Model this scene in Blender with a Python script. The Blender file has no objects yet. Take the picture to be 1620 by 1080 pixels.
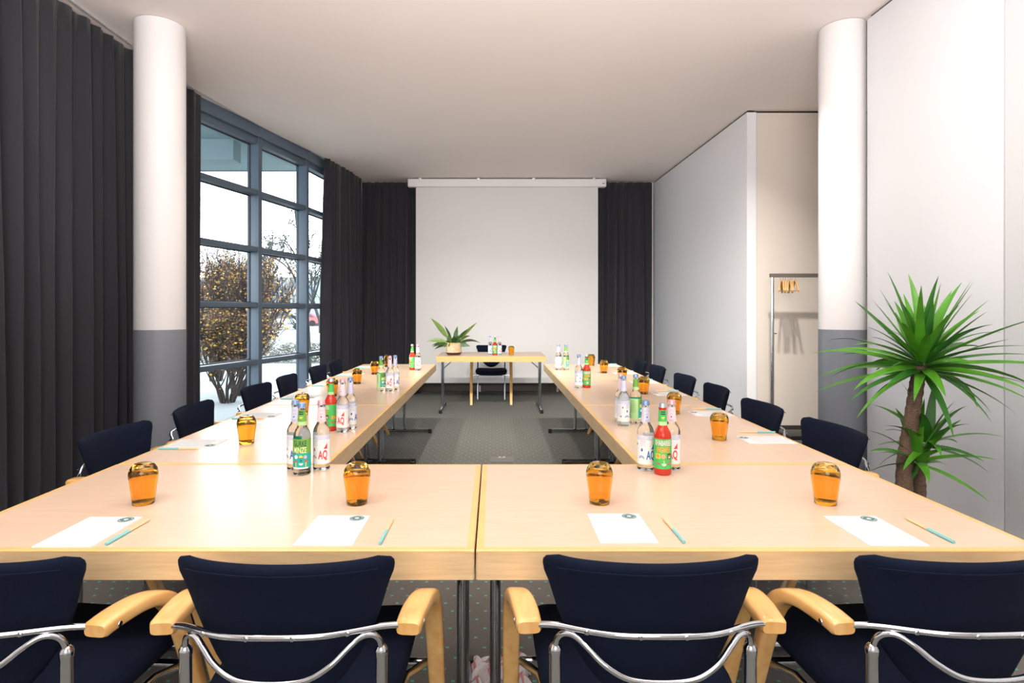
import bpy, bmesh, math, random
from mathutils import Vector, Matrix
random.seed(7)
PI = math.pi
C = bpy.context.scene.collection
SC = bpy.context.scene

# ---------------------------------------------------------------- camera, world, exposure
H_CAM = 1.335
F_PX = 920.0
cam_d = bpy.data.cameras.new('camera')
cam_d.sensor_width = 36.0
cam_d.lens = F_PX / 1620 * 36.0
cam_d.shift_x = (810 - 781) / 1620.0
cam_d.shift_y = -(540 - 492) / 1620.0
cam_d.clip_end = 400
cam = bpy.data.objects.new('camera', cam_d); C.objects.link(cam)
cam.location = (0, 0, H_CAM); cam.rotation_euler = (PI/2, 0, 0)
SC.camera = cam
vs = SC.view_settings
vs.view_transform = 'Standard'; vs.look = 'None'; vs.gamma = 1.0; vs.exposure = -0.08
vs.use_curve_mapping = False
SC.cycles.max_bounces = 10; SC.cycles.diffuse_bounces = 5; SC.cycles.glossy_bounces = 4
SC.cycles.transmission_bounces = 8; SC.cycles.transparent_max_bounces = 16
SC.cycles.sample_clamp_indirect = 4.0
SC.cycles.blur_glossy = 0.5
SC.cycles.use_denoising = True

w = bpy.data.worlds.new('overcast_sky'); SC.world = w; w.use_nodes = True
nt = w.node_tree; bg = nt.nodes['Background']
bg.inputs['Color'].default_value = (0.90, 0.95, 1.0, 1); bg.inputs['Strength'].default_value = 10.0

ZC = 3.435          # ceiling height
def lamp(name, loc, power, size, col=(1, .93, .84), aim=None, spread=180):
    d = bpy.data.lights.new(name, 'AREA'); d.shape = 'DISK'; d.size = size; d.energy = power; d.color = col
    d.spread = math.radians(spread)
    o = bpy.data.objects.new(name, d); C.objects.link(o); o.location = loc
    if aim: o.rotation_euler = (Vector(aim) - Vector(loc)).to_track_quat('-Z', 'Y').to_euler()
    return o
LAMPS = []
for (lx, ly, pw, sz) in ((-1.6, .4, 30, .14), (1.5, .2, 3, .26), (-1.5, 1.9, 3, .26), (1.5, 1.9, 3, .26), (-1.0, 3.5, 6, .16), (1.0, 3.5, 12, .14)):
    LAMPS.append((lx, ly))
    lamp('ceiling_lamp', (lx, ly, ZC - .045), pw, sz, col=(1, .94, .87))
for (lx, ax) in ((-1.6, -1.3), (-.5, -.4), (.6, .9), (1.7, 2.0)):
    lamp('fill_spot', (lx, 3.45, ZC - .08), 17 if lx < 1 else 24, .12, col=(1, .95, .88), aim=(ax, 6.2, .75), spread=68)  # added fill spots that brighten the far tables and walls, no known fixtures
lamp('wall_washer', (-.9, 3.5, ZC - .10), 2.0, .2, col=(1, .98, .95), aim=(-.6, 9.4, 1.5), spread=36)
lamp('wall_washer', (.9, 3.5, ZC - .10), 2.0, .2, col=(1, .98, .95), aim=(1.0, 9.4, 1.5), spread=36)
lamp('fill_softbox', (0, -1.9, 2.2), 75, 2.2, col=(1, .955, .92), aim=(0.0, 9.4, 4.2))  # added soft fill behind the camera, not a lamp of the room
lamp('ceiling_fill', (0, -.3, 2.1), 200, 1.6, col=(1, .93, .91), aim=(0, 1.6, 3.9), spread=130)  # added fill to brighten the ceiling from below, no real uplighter

# ---------------------------------------------------------------- helpers
class MB:
    """collects shapes, links them as one mesh object"""
    def __init__(s): s.v = []; s.f = []; s.m = []
    def add(s, vs_, fs, mi=0, M=None):
        b = len(s.v)
        for p in vs_:
            p = Vector(p)
            if M is not None: p = M @ p
            s.v.append(p)
        for k, f in enumerate(fs):
            s.f.append([b + i for i in f]); s.m.append(mi[k] if isinstance(mi, (list, tuple)) else mi)
        return s
    def box(s, x0, x1, y0, y1, z0, z1, mi=0, bev=0, M=None, seg=2):
        if bev <= 0:
            v = [(x0,y0,z0),(x1,y0,z0),(x1,y1,z0),(x0,y1,z0),(x0,y0,z1),(x1,y0,z1),(x1,y1,z1),(x0,y1,z1)]
            f = [(0,3,2,1),(4,5,6,7),(0,1,5,4),(1,2,6,5),(2,3,7,6),(3,0,4,7)]
            return s.add(v, f, mi, M)
        bm = bmesh.new(); bmesh.ops.create_cube(bm, size=1)
        for vv in bm.verts:
            vv.co = Vector(((x0+x1)/2 + vv.co.x*(x1-x0), (y0+y1)/2 + vv.co.y*(y1-y0), (z0+z1)/2 + vv.co.z*(z1-z0)))
        bmesh.ops.bevel(bm, geom=list(bm.edges), offset=bev, segments=seg, affect='EDGES', profile=.6)
        bm.verts.index_update()
        s.add([tuple(vv.co) for vv in bm.verts], [[q.index for q in f.verts] for f in bm.faces], mi, M)
        bm.free(); return s
    def lathe(s, prof, n=32, mi=0, M=None):
        """profile [(r,z)...]; r==0 closes"""
        v = []; f = []; rings = []
        for (r, z) in prof:
            if r <= 1e-7: rings.append([len(v)]); v.append((0, 0, z))
            else:
                rings.append(list(range(len(v), len(v)+n)))
                for k in range(n):
                    a = 2*PI*k/n; v.append((r*math.cos(a), r*math.sin(a), z))
        mis = []
        for i in range(len(rings)-1):
            A, B = rings[i], rings[i+1]
            mm = mi[i] if isinstance(mi, (list, tuple)) else mi
            for k in range(n):
                k2 = (k+1) % n
                if len(A) == 1 and len(B) == 1: break
                if len(A) == 1: f.append((A[0], B[k2], B[k]))
                elif len(B) == 1: f.append((A[k], A[k2], B[0]))
                else: f.append((A[k], A[k2], B[k2], B[k]))
                mis.append(mm)
        return s.add(v, f, mis, M)
    def tube(s, pts, r, n=8, mi=0, M=None, cap=True):
        pts = [Vector(p) for p in pts]; m = len(pts)
        rs = r if isinstance(r, (list, tuple)) else [r]*m
        T = []
        for i in range(m):
            t = pts[min(i+1, m-1)] - pts[max(i-1, 0)]; T.append(t.normalized())
        ref = Vector((0,0,1)) if abs(T[0].z) < .9 else Vector((1,0,0))
        N = (ref - T[0]*ref.dot(T[0])).normalized()
        v = []; f = []
        for i in range(m):
            N = (N - T[i]*N.dot(T[i])).normalized(); B = T[i].cross(N)
            for k in range(n):
                a = 2*PI*k/n; v.append(pts[i] + (N*math.cos(a) + B*math.sin(a))*rs[i])
        for i in range(m-1):
            for k in range(n):
                k2 = (k+1) % n; f.append((i*n+k, i*n+k2, (i+1)*n+k2, (i+1)*n+k))
        if cap:
            f.append(tuple(reversed(range(n)))); f.append(tuple(range((m-1)*n, m*n)))
        return s.add(v, f, mi, M)
    def build(s, name, mats, parent=None, smooth=40, loc=None, rotz=0):
        me = bpy.data.meshes.new(name)
        me.from_pydata([tuple(p) for p in s.v], [], s.f)
        if not isinstance(mats, (list, tuple)): mats = [mats]
        for mt in mats: me.materials.append(mt)
        me.polygons.foreach_set('material_index', s.m)
        me.validate(); me.update()
        if smooth:
            me.polygons.foreach_set('use_smooth', [True]*len(me.polygons))
            me.set_sharp_from_angle(angle=math.radians(smooth))
        o = bpy.data.objects.new(name, me); C.objects.link(o)
        if parent: o.parent = parent
        if loc: o.location = loc
        o.rotation_euler.z = rotz
        return o

def smooth_path(pts, sub=6):
    """Catmull-Rom"""
    P = [Vector(p) for p in pts]; out = []
    for i in range(len(P)-1):
        p0 = P[max(i-1,0)]; p1 = P[i]; p2 = P[i+1]; p3 = P[min(i+2,len(P)-1)]
        for k in range(sub):
            t = k/sub
            out.append(.5*((2*p1) + (p2-p0)*t + (2*p0-5*p1+4*p2-p3)*t*t + (3*p1-p0-3*p2+p3)*t**3))
    out.append(P[-1]); return out

def lerp_tab(tab, x):
    for i in range(len(tab)-1):
        a, b = tab[i], tab[i+1]
        if a[0] <= x <= b[0]:
            t = (x-a[0])/(b[0]-a[0]); return a[1] + (b[1]-a[1])*t
    return tab[0][1] if x < tab[0][0] else tab[-1][1]

def tag(o, label, cat, group=None, kind=None):
    if label: o['label'] = label
    if cat: o['category'] = cat
    if group: o['group'] = group
    if kind: o['kind'] = kind
    return o
def thing(name, label, cat, loc=(0,0,0), rotz=0, group=None):
    o = bpy.data.objects.new(name, None); C.objects.link(o)
    o.empty_display_size = .05; o.location = loc; o.rotation_euler = (0,0,rotz)
    return tag(o, label, cat, group)
def struct(o, label=None):
    o['kind'] = 'structure'
    if label: o['label'] = label
    return o
def dup(root, loc, rotz, label=None, group=None):
    def cp(o, par):
        c = o.copy(); C.objects.link(c)
        if par: c.parent = par
        for ch in o.children: cp(ch, c)
        return c
    r = cp(root, None); r.location = loc; r.rotation_euler = (0,0,rotz)
    if label: r['label'] = label
    if group: r['group'] = group
    return r

# ---------------------------------------------------------------- materials
def srgb(r, g, b):
    f = lambda c: (c/255/12.92) if c/255 <= .04045 else ((c/255+.055)/1.055)**2.4
    return (f(r), f(g), f(b), 1)
def mat(name, col, rough=.5, metal=0, spec=.5, noise=0, nscale=40, bump=0, bscale=200, coat=0, sheen=0, trans=0, ior=1.45, subs=0, mapscale=None, col2=None):
    m = bpy.data.materials.new(name); m.use_nodes = True
    n = m.node_tree.nodes; l = m.node_tree.links; b = n['Principled BSDF']
    b.inputs['Base Color'].default_value = col; b.inputs['Roughness'].default_value = rough
    b.inputs['Metallic'].default_value = metal; b.inputs['Specular IOR Level'].default_value = spec
    b.inputs['Coat Weight'].default_value = coat; b.inputs['Sheen Weight'].default_value = sheen
    b.inputs['Transmission Weight'].default_value = trans; b.inputs['IOR'].default_value = ior
    if coat: b.inputs['Coat Roughness'].default_value = .15
    if noise or bump:
        tc = n.new('ShaderNodeTexCoord'); mp = n.new('ShaderNodeMapping'); l.new(tc.outputs['Object'], mp.inputs[0])
        if mapscale: mp.inputs['Scale'].default_value = mapscale
    if noise:
        t = n.new('ShaderNodeTexNoise'); t.inputs['Scale'].default_value = nscale; t.inputs['Detail'].default_value = 5
        l.new(mp.outputs[0], t.inputs['Vector'])
        r = n.new('ShaderNodeValToRGB'); r.color_ramp.elements[0].position = .3; r.color_ramp.elements[1].position = .7
        c2 = col2 or tuple(c*(1-noise) for c in col[:3]) + (1,)
        r.color_ramp.elements[0].color = c2; r.color_ramp.elements[1].color = col
        l.new(t.outputs['Fac'], r.inputs[0]); l.new(r.outputs[0], b.inputs['Base Color'])
    if bump:
        t2 = n.new('ShaderNodeTexNoise'); t2.inputs['Scale'].default_value = bscale; t2.inputs['Detail'].default_value = 3
        l.new(mp.outputs[0], t2.inputs['Vector'])
        bp = n.new('ShaderNodeBump'); bp.inputs['Strength'].default_value = bump; bp.inputs['Distance'].default_value = .002
        l.new(t2.outputs['Fac'], bp.inputs['Height']); l.new(bp.outputs[0], b.inputs['Normal'])
    return m

M = {}
M['wall'] = mat('white_paint', srgb(240,240,240), .75, noise=.02, nscale=2, bump=.1, bscale=400)
M['ceiling'] = mat('ceiling_paint', srgb(248,240,237), .9, noise=.02, nscale=1.5)
M['niche'] = mat('beige_panel', srgb(222,213,203), .55, noise=.02, nscale=2)
M['panel'] = mat('partition_panel', srgb(231,233,237), .38, noise=.015, nscale=1.2)
M['seam'] = mat('dark_seam', srgb(40,36,34), .8)
M['seam_soft'] = mat('panel_seam', srgb(96,94,92), .8)
M['colwhite'] = mat('column_white', srgb(222,221,222), .6, noise=.02, nscale=3)
M['colgrey'] = mat('column_grey', srgb(122,127,136), .5, noise=.04, nscale=3)
M['curtain'] = mat('charcoal_curtain', srgb(46,46,52), .95, noise=.18, nscale=3, bump=.25, bscale=500, sheen=.1, mapscale=(1,1,.3))
M['laminate'] = mat('beech_laminate', srgb(219,194,171), .28, noise=.10, nscale=7, coat=.0, mapscale=(1.2,14,14), spec=.6, col2=srgb(212,185,160))
M['laminate_y'] = mat('beech_laminate_lengthwise', srgb(233,204,166), .28, noise=.10, nscale=7, mapscale=(14,1.2,14), spec=.6, col2=srgb(226,194,154))
M['lip'] = mat('beech_lipping', srgb(232,190,126), .35, noise=.15, nscale=10, mapscale=(1,1,8))
M['apron'] = mat('beech_apron', srgb(222,194,152), .4, noise=.14, nscale=6, mapscale=(1.5,1.5,18), col2=srgb(206,176,132))
M['beech'] = mat('lacquered_beech', srgb(226,184,122), .25, noise=.2, nscale=9, mapscale=(4,1,3), coat=.4, col2=srgb(212,160,92))
M['chrome'] = mat('chrome', (.70,.72,.76,1), .08, metal=1)
M['chrome_leg'] = mat('leg_chrome', (.46,.49,.54,1), .10, metal=1)  # darkened base paints in the dark surroundings mirrored by the table legs
M['chrome_dull'] = mat('brushed_chrome', (.62,.64,.67,1), .22, metal=1)
M['navy'] = mat('navy_fabric', srgb(9,19,40), .95, noise=.35, nscale=350, bump=.5, bscale=900, spec=.2)
M['black'] = mat('black_plastic', srgb(24,24,26), .4)
M['cap'] = mat('cap_metal', srgb(190,196,206), .3, metal=.8)
M['cap_pink'] = mat('cap_pink', srgb(222,168,178), .35, metal=.4)
M['cap_blue'] = mat('cap_blue', srgb(120,148,190), .35, metal=.4)
M['paper'] = mat('paper', srgb(226,229,231), .8)
M['paperprint'] = mat('paper_print', srgb(228,231,232), .8, noise=1, nscale=260, col2=srgb(192,198,200))
M['logo'] = mat('dark_green_ink', srgb(60,104,102), .7)
M['ink'] = mat('grey_ink', srgb(120,124,126), .7)
M['pencilwood'] = mat('pencil_wood', srgb(226,200,156), .6)
M['turq'] = mat('turquoise_paint', srgb(126,196,200), .4)
M['frame'] = mat('window_frame_paint', srgb(82,97,112), .4)
M['framedark'] = mat('window_gasket', srgb(38,46,56), .5)
M['bark'] = mat('trunk_bark', srgb(128,104,88), .9, noise=.55, nscale=60, bump=1, bscale=120, mapscale=(1,1,3.5))
M['leaf'] = mat('palm_leaf', srgb(88,160,42), .35, noise=.4, nscale=9, spec=.5)
M['leaf2'] = mat('palm_leaf_dark', srgb(58,122,42), .4, noise=.3, nscale=9)
M['lily'] = mat('lily_leaf', srgb(74,112,60), .4, noise=.4, nscale=30)
M['lily2'] = mat('lily_leaf_light', srgb(122,150,72), .4, noise=.3, nscale=30)
M['rail'] = mat('rail_metal', srgb(122,114,108), .35, metal=.5)
M['twig'] = mat('twig_bark', srgb(44,36,34), .9)
M['twig2'] = mat('mossy_bark', srgb(30,35,31), .9)
M['towel'] = mat('towel_cotton', srgb(236,232,234), .95)
M['silver'] = mat('silver_plate', srgb(200,202,204), .35, metal=.6)
M['heater'] = mat('heater_brown', srgb(104,94,86), .5, noise=.1, nscale=6, mapscale=(1,1,12))
M['skirt'] = mat('dark_skirting', srgb(52,48,46), .5)

def glass_pane():
    m = bpy.data.materials.new('window_glass'); m.use_nodes = True
    n = m.node_tree.nodes; l = m.node_tree.links; n.remove(n['Principled BSDF'])
    t = n.new('ShaderNodeBsdfTransparent'); t.inputs[0].default_value = (.93,.97,.98,1)
    g = n.new('ShaderNodeBsdfGlossy'); g.inputs['Roughness'].default_value = .02
    f = n.new('ShaderNodeFresnel'); f.inputs[0].default_value = 1.45
    x = n.new('ShaderNodeMixShader')
    l.new(f.outputs[0], x.inputs[0]); l.new(t.outputs[0], x.inputs[1]); l.new(g.outputs[0], x.inputs[2])
    l.new(x.outputs[0], n['Material Output'].inputs[0]); return m
M['pane'] = glass_pane()
M['amber'] = mat('amber_glass', (1.0,.63,.11,1), .02, trans=1, ior=1.45)
M['clear'] = mat('clear_drink_in_glass', (.93,.96,.94,1), .02, trans=1, ior=1.36)
M['lemon'] = mat('pale_yellow_drink_in_glass', (.95,.95,.80,1), .02, trans=1, ior=1.36)
M['red'] = mat('red_drink_in_glass', srgb(204,58,42), .06, spec=.7, trans=.25, ior=1.36)

def carpet():
    m = bpy.data.materials.new('dotted_carpet'); m.use_nodes = True
    n = m.node_tree.nodes; l = m.node_tree.links; b = n['Principled BSDF']
    b.inputs['Roughness'].default_value = .95; b.inputs['Specular IOR Level'].default_value = .2
    tc = n.new('ShaderNodeTexCoord'); sp = n.new('ShaderNodeSeparateXYZ'); l.new(tc.outputs['Object'], sp.inputs[0])
    def mth(op, a, b_=None, c=None):
        q = n.new('ShaderNodeMath'); q.operation = op
        for i, s in enumerate((a, b_, c)):
            if s is None: continue
            if isinstance(s, (int, float)): q.inputs[i].default_value = s
            else: l.new(s, q.inputs[i])
        return q.outputs[0]
    def dots(ox, oy):
        u = mth('DIVIDE', mth('ADD', sp.outputs[0], ox), .0735); v = mth('DIVIDE', mth('ADD', sp.outputs[1], oy), .14)
        du = mth('MULTIPLY', mth('ABSOLUTE', mth('SUBTRACT', mth('FRACT', u), .5)), .0735)
        dv = mth('MULTIPLY', mth('ABSOLUTE', mth('SUBTRACT', mth('FRACT', v), .5)), .14)
        return mth('MULTIPLY', mth('LESS_THAN', du, .0064), mth('LESS_THAN', dv, .0058))
    d = mth('MAXIMUM', dots(0, 0), dots(.0367, .07))
    t = n.new('ShaderNodeTexNoise'); t.inputs['Scale'].default_value = 260; t.inputs['Detail'].default_value = 4
    l.new(tc.outputs['Object'], t.inputs['Vector'])
    r = n.new('ShaderNodeValToRGB'); r.color_ramp.elements[0].position = .3; r.color_ramp.elements[1].position = .7
    r.color_ramp.elements[0].color = srgb(84,82,79); r.color_ramp.elements[1].color = srgb(123,120,115)
    l.new(t.outputs['Fac'], r.inputs[0])
    mx = n.new('ShaderNodeMix'); mx.data_type = 'RGBA'
    l.new(d, mx.inputs[0]); l.new(r.outputs[0], mx.inputs[6]); mx.inputs[7].default_value = srgb(92,172,152)
    l.new(mx.outputs[2], b.inputs['Base Color'])
    bp = n.new('ShaderNodeBump'); bp.inputs['Strength'].default_value = .5; bp.inputs['Distance'].default_value = .003
    l.new(t.outputs['Fac'], bp.inputs['Height']); l.new(bp.outputs[0], b.inputs['Normal'])
    return m
M['carpet'] = carpet()

# ---------------------------------------------------------------- room shell
YB = 9.50
m = MB(); m.box(-3.3, 4.1, -2.6, 9.7, -.08, 0); struct(m.build('floor', M['carpet'], smooth=0), 'dark grey carpet with rows of small teal dots')
m = MB()
cp = [(4.1,-2.6),(4.1,9.7),(-2.32,9.7),(-2.46,8.6),(-2.59,7.6),(-2.81,6.6),(-3.05,5.7),(-3.2,5.6),(-3.3,-2.6)]
m.add([(x,y,ZC) for x,y in cp]+[(x,y,ZC+.15) for x,y in cp], [tuple(reversed(range(9))), tuple(range(9,18))]+[(i,(i+1)%9,9+(i+1)%9,9+i) for i in range(9)])
struct(m.build('ceiling', M['ceiling'], smooth=0), 'plain white ceiling')
m = MB(); m.box(-2.6, 2.8, YB, YB+.15, 0, ZC); struct(m.build('wall_back', M['wall'], smooth=0), 'white rear wall behind the projection screen')
m = MB(); m.box(-3.3, 2.75, -2.6, -2.45, 0, ZC); struct(m.build('wall_front', M['wall'], smooth=0))
m = MB(); m.box(-3.18, -3.05, -2.45, 5.70, 0, ZC)
struct(m.build('wall_left', M['wall'], smooth=0))
# the far end of the left wall, after the curved glazing
def wall_seg(mb, a, b, th, z0, z1, mi=0):
    a = Vector(a); b = Vector(b); d = (b-a).normalized(); nrm = Vector((-d.y, d.x))   # left of travel
    p = [a, b, b+nrm*th, a+nrm*th]
    mb.add([(q.x,q.y,z0) for q in p] + [(q.x,q.y,z1) for q in p], [(0,3,2,1),(4,5,6,7),(0,1,5,4),(1,2,6,5),(2,3,7,6),(3,0,4,7)], mi)
m = MB(); wall_seg(m, (-2.30,8.60), (-2.22,9.50), .2, 0, ZC); struct(m.build('wall_left', M['wall'], smooth=0), 'white end of the left wall beyond the glazing')
# right side: sliding partition panels, with a niche between
m = MB()
for (y0, y1) in ((-2.45,-.9),(-.896,1.15),(1.154,3.033),(3.042,4.15)):
    m.box(2.665, 2.76, y0, y1, .015, ZC-.022, 0, bev=.003)
m.box(2.68, 2.75, -2.45, 4.13, 0, ZC, 1)
struct(m.build('wall_right', [M['panel'], M['seam_soft']], smooth=30), 'white movable partition panels behind the palm')
m = MB()
a, b = Vector((2.648,6.08)), Vector((2.60,YB))
wall_seg(m, b, a, .10, .015, ZC-.022)
wall_seg(m, b+Vector((.015,0)), a+Vector((.015,.015)), .07, 0, ZC, 1)  # dark core colours in the shade of the gap at the ceiling
struct(m.build('wall_right', [M['panel'], M['seam']], smooth=0), 'white movable partition panels on the right beyond the niche')
m = MB(); m.box(2.75, 4.1, 6.10, 6.2, 0, ZC-.022); m.box(2.75, 4.1, 6.115, 6.2, ZC-.022, ZC, 1)  # dark inset strip stands in for shade in the gap under the ceiling
m.box(2.752, 2.756, 6.096, 6.1, 0, ZC-.022, 1)
struct(m.build('wall_niche', [M['niche'], M['seam']], smooth=0), 'beige rear wall of the coat niche')
m = MB(); m.box(4.0, 4.1, 4.1, 6.1, 0, ZC); m.box(2.76, 4.0, 4.03, 4.13, 0, ZC); struct(m.build('wall_niche', M['wall'], smooth=0))
m = MB(); m.box(2.76, 4.0, 6.07, 6.10, 0, .14, bev=.004); struct(m.build('baseboard_niche', M['skirt'], smooth=30))
m = MB(); m.box(-2.1, 2.59, 9.44, 9.498, .035, .19, 0, bev=.004); m.box(-2.1, 2.59, 9.43, 9.498, 0, .03, 1)
for x in (-1.85, -.24, 1.02, 2.3): m.box(x, x+.03, 9.42, 9.445, .03, .13, 2)
for x in (-1.1, -.2, .9, 1.9): m.box(x, x+.004, 9.435, 9.442, .035, .19, 1)
struct(m.build('baseboard_back', [M['heater'], M['skirt'], M['silver']], smooth=30), 'low brown convector strip along the rear wall')

# ---------------------------------------------------------------- curved glazing on the left
GP = [(-2.89,5.70), (-2.655,6.64), (-2.432,7.63), (-2.30,8.60)]
TR = [.12, .757, 1.405, 2.035, 2.68]
for k in range(3):
    a = Vector(GP[k]); b = Vector(GP[k+1]); L = (b-a).length; ang = math.atan2(b.y-a.y, b.x-a.x)
    # local frame: x along the glazing, y outwards (left of travel), inner face at y=0
    root = thing('window_%d' % (k+1), ['tall grey framed window nearest the column', 'tall grey framed window in the middle of the curve', 'tall grey framed window half hidden by the far curtain'][k], None, (a.x, a.y, 0), ang)
    struct(root)
    f = MB()
    f.box(-.045, .02, 0, .15, 0, ZC-.10, 0, bev=.004)
    if k == 2: f.box(L-.05, L+.01, 0, .15, 0, ZC-.10, 0, bev=.004)
    f.build('mullion', M['frame'], root)
    f = MB()
    for z in TR: f.box(.02, L-.045, .01, .12, z-.028, z+.028, 0, bev=.004)
    f.build('transom', M['frame'], root)
    f = MB(); f.box(-.045, L-.02, -.02, .16, ZC-.13, ZC-.001, 0, bev=.004); f.box(-.02, L-.02, .02, .15, ZC-.20, ZC-.13, 0, bev=.004)
    f.build('head_frame', M['frame'], root)
    f = MB(); f.box(0, L, -.0, .15, 0, .06, 0, bev=.003); f.build('sill', M['frame'], root)
    zs = [.06] + TR + [ZC-.20]
    for i in range(len(zs)-1):
        z0, z1 = zs[i] + (.028 if i else 0), zs[i+1] - (.028 if i < len(zs)-2 else 0)
        p = MB(); p.add([(.03,.118,z0),(L-.055,.118,z0),(L-.055,.118,z1),(.03,.118,z1)], [(0,1,2,3)], 0)
        for (x0,x1,q0,q1) in ((.02,.032,z0,z1),(L-.057,L-.045,z0,z1),(.02,L-.045,z0,z0+.01),(.02,L-.045,z1-.01,z1)):
            p.box(x0, x1, .108, .128, q0, q1, 1)
        p.build('pane', [M['pane'], M['framedark']], root, smooth=0)

# ---------------------------------------------------------------- columns
def column(x, y, r, label):
    t = thing('column', label, 'column', (x, y, 0))
    m = MB(); m.lathe([(0,1.2005),(r,1.2005),(r,ZC-.004),(0,ZC-.004)], 64); m.build('white_shaft', M['colwhite'], t)
    m = MB(); m.lathe([(0,0),(r+.001,0),(r+.001,1.2),(0,1.2)], 64); m.build('grey_base', M['colgrey'], t)
    m = MB(); m.lathe([(0,0),(r+.012,0),(r+.012,.07),(r+.002,.075)], 64); m.build('skirting_ring', M['skirt'], t)
column(-2.46, 4.29, .170, 'round white column with grey lower part between the dark window curtains')
column(2.585, 4.315, .155, 'round white column with grey lower part beside the palm')

# ---------------------------------------------------------------- curtains
def curtain(path, z0, z1, period, amp, label, flare=0, seed=0, double=True):
    rnd = random.Random(seed)
    P = smooth_path([(x,y,0) for x,y in path], 20)
    cum = [0]
    for i in range(1,len(P)): cum.append(cum[-1] + (P[i]-P[i-1]).length)
    L = cum[-1]; n = int(L/period*16); nz = 22
    def at(s):
        s = min(max(s,0),L)
        for i in range(1,len(cum)):
            if s <= cum[i] or i == len(cum)-1:
                t = (s-cum[i-1])/max(cum[i]-cum[i-1],1e-6); p = P[i-1].lerp(P[i], t); d = (P[i]-P[i-1]).normalized(); return p, Vector((-d.y,d.x,0))
    ph = [rnd.uniform(0,2*PI) for _ in range(8)]
    v = []; f = []
    for j in range(nz+1):
        tz = j/nz; z = z1 + (z0-z1)*tz
        for i in range(n+1):
            s = L*i/n
            ssh = s + .018*tz*math.sin(s*5+ph[6]+2*tz)       # folds wander downwards
            p, nn = at(s)
            th = 2*PI*ssh/period + 1.3*math.sin(s*3.3+ph[0]) + .8*math.sin(s*8.1+ph[1])
            a = amp*(.38+.62*min(1,tz*1.6)**.7) * (.70+.28*math.sin(s*9.7+ph[2]+tz*.8)+.22*math.sin(s*23.+ph[7]-tz*1.1))
            o = a*math.sin(th) + .30*a*math.sin(1.63*th+ph[3]+tz*1.2) + .22*a*math.sin(2.7*th+ph[5]) + .45*amp*tz*math.sin(s*5.2+ph[4]+.8*tz)
            tang = Vector((nn.y,-nn.x,0))
            q = p + nn*o + tang*(.10*a*math.sin(2*th))
            if flare: q = q + tang*flare*tz*tz*(1 if s > L/2 else -1)*abs(2*s/L-1)
            v.append((q.x,q.y,z))
    for j in range(nz):
        for i in range(n):
            k = j*(n+1)+i; f.append((k, k+1, k+n+2, k+n+1))
    mb = MB(); mb.add(v, f)
    o = mb.build('curtain', M['curtain'], smooth=180)
    md = o.modifiers.new('thick', 'SOLIDIFY'); md.thickness = .004; md.offset = 0
    return tag(o, label, 'curtain')
curtain([(-2.93,1.0),(-2.92,3.2),(-2.91,4.92)], .01, ZC-.012, .150, .062, 'wide charcoal curtain filling the left foreground beside the near column', seed=3)
curtain([(-2.89,5.02),(-2.87,5.30),(-2.845,5.64)], .01, ZC-.012, .13, .045, 'narrow charcoal curtain between the left column and the window', seed=5)
curtain([(-2.28,7.93),(-2.17,8.55),(-2.10,9.22)], .01, ZC-.012, .14, .058, 'charcoal curtain at the far end of the window', seed=8)
curtain([(-2.12,9.36),(-1.17,9.36)], .01, ZC-.03, .125, .056, 'charcoal curtain on the rear wall left of the projection screen', seed=11)
curtain([(1.63,9.36),(2.55,9.36)], .01, ZC-.03, .125, .056, 'charcoal curtain on the rear wall right of the projection screen', seed=14)
# curtain track on the ceiling
m = MB(); tp = smooth_path([(-2.86,1,ZC-.006),(-2.85,4.6,ZC-.006),(-2.79,5.7,ZC-.006),(-2.60,6.75,ZC-.006),(-2.33,7.9,ZC-.006),(-2.12,9.2,ZC-.006)], 8)
m.tube(tp, .009, 6); tag(m.build('curtain_track', M['silver']), 'thin pale curtain track following the curved ceiling edge', 'curtain track')

# ---------------------------------------------------------------- projection screen
t = thing('projection_screen', 'large white roll-down projection screen on the rear wall', 'projection screen', (.21, 9.2, 0))
m = MB(); m.box(-1.565, 1.565, -.06, .06, ZC-.145, ZC-.018, 0, bev=.02, seg=3); m.build('housing', M['wall'], t)
m = MB(); m.box(-1.44, 1.44, -.002, .002, .20, ZC-.13); m.build('screen_sheet', mat('screen_cloth', srgb(222,221,220), .7), t, smooth=0)
m = MB(); m.box(-1.45, 1.45, -.010, .010, .175, .20, bev=.004); m.build('bottom_bar', M['black'], t)
for x in (-1.37,-.45,.42,1.37):
    m = MB(); m.box(x-.025, x+.025, -.065, -.02, ZC-.03, ZC, bev=.003); m.build('ceiling_bracket', M['silver'], t)
m = MB(); m.box(1.50, 1.53, -.0625, -.059, ZC-.10, ZC-.088); m.build('badge', M['seam'], t)

# ---------------------------------------------------------------- recessed ceiling lights
em = bpy.data.materials.new('lamp_glow'); em.use_nodes = True
b = em.node_tree.nodes['Principled BSDF']; b.inputs['Emission Color'].default_value = (1,.9,.78,1); b.inputs['Emission Strength'].default_value = 6
names = ['left recessed ceiling light of the row behind the camera','right recessed ceiling light of the row behind the camera','left recessed ceiling light above the near tables','right recessed ceiling light above the near tables','left recessed ceiling light above the side tables','right recessed ceiling light above the side tables']
for (lx,ly), nm in zip(LAMPS, names):
    t = thing('ceiling_light', nm, 'ceiling light', (lx, ly, ZC), group='recessed ceiling lights')
    m = MB(); m.lathe([(.135,-.001),(.165,-.001),(.165,-.012),(.138,-.018),(.135,-.001)], 32); m.build('trim_ring', M['silver'], t)
    m = MB(); m.lathe([(0,-.008),(.134,-.008),(.134,-.002),(0,-.002)], 32); m.build('diffuser', em, t)

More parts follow.
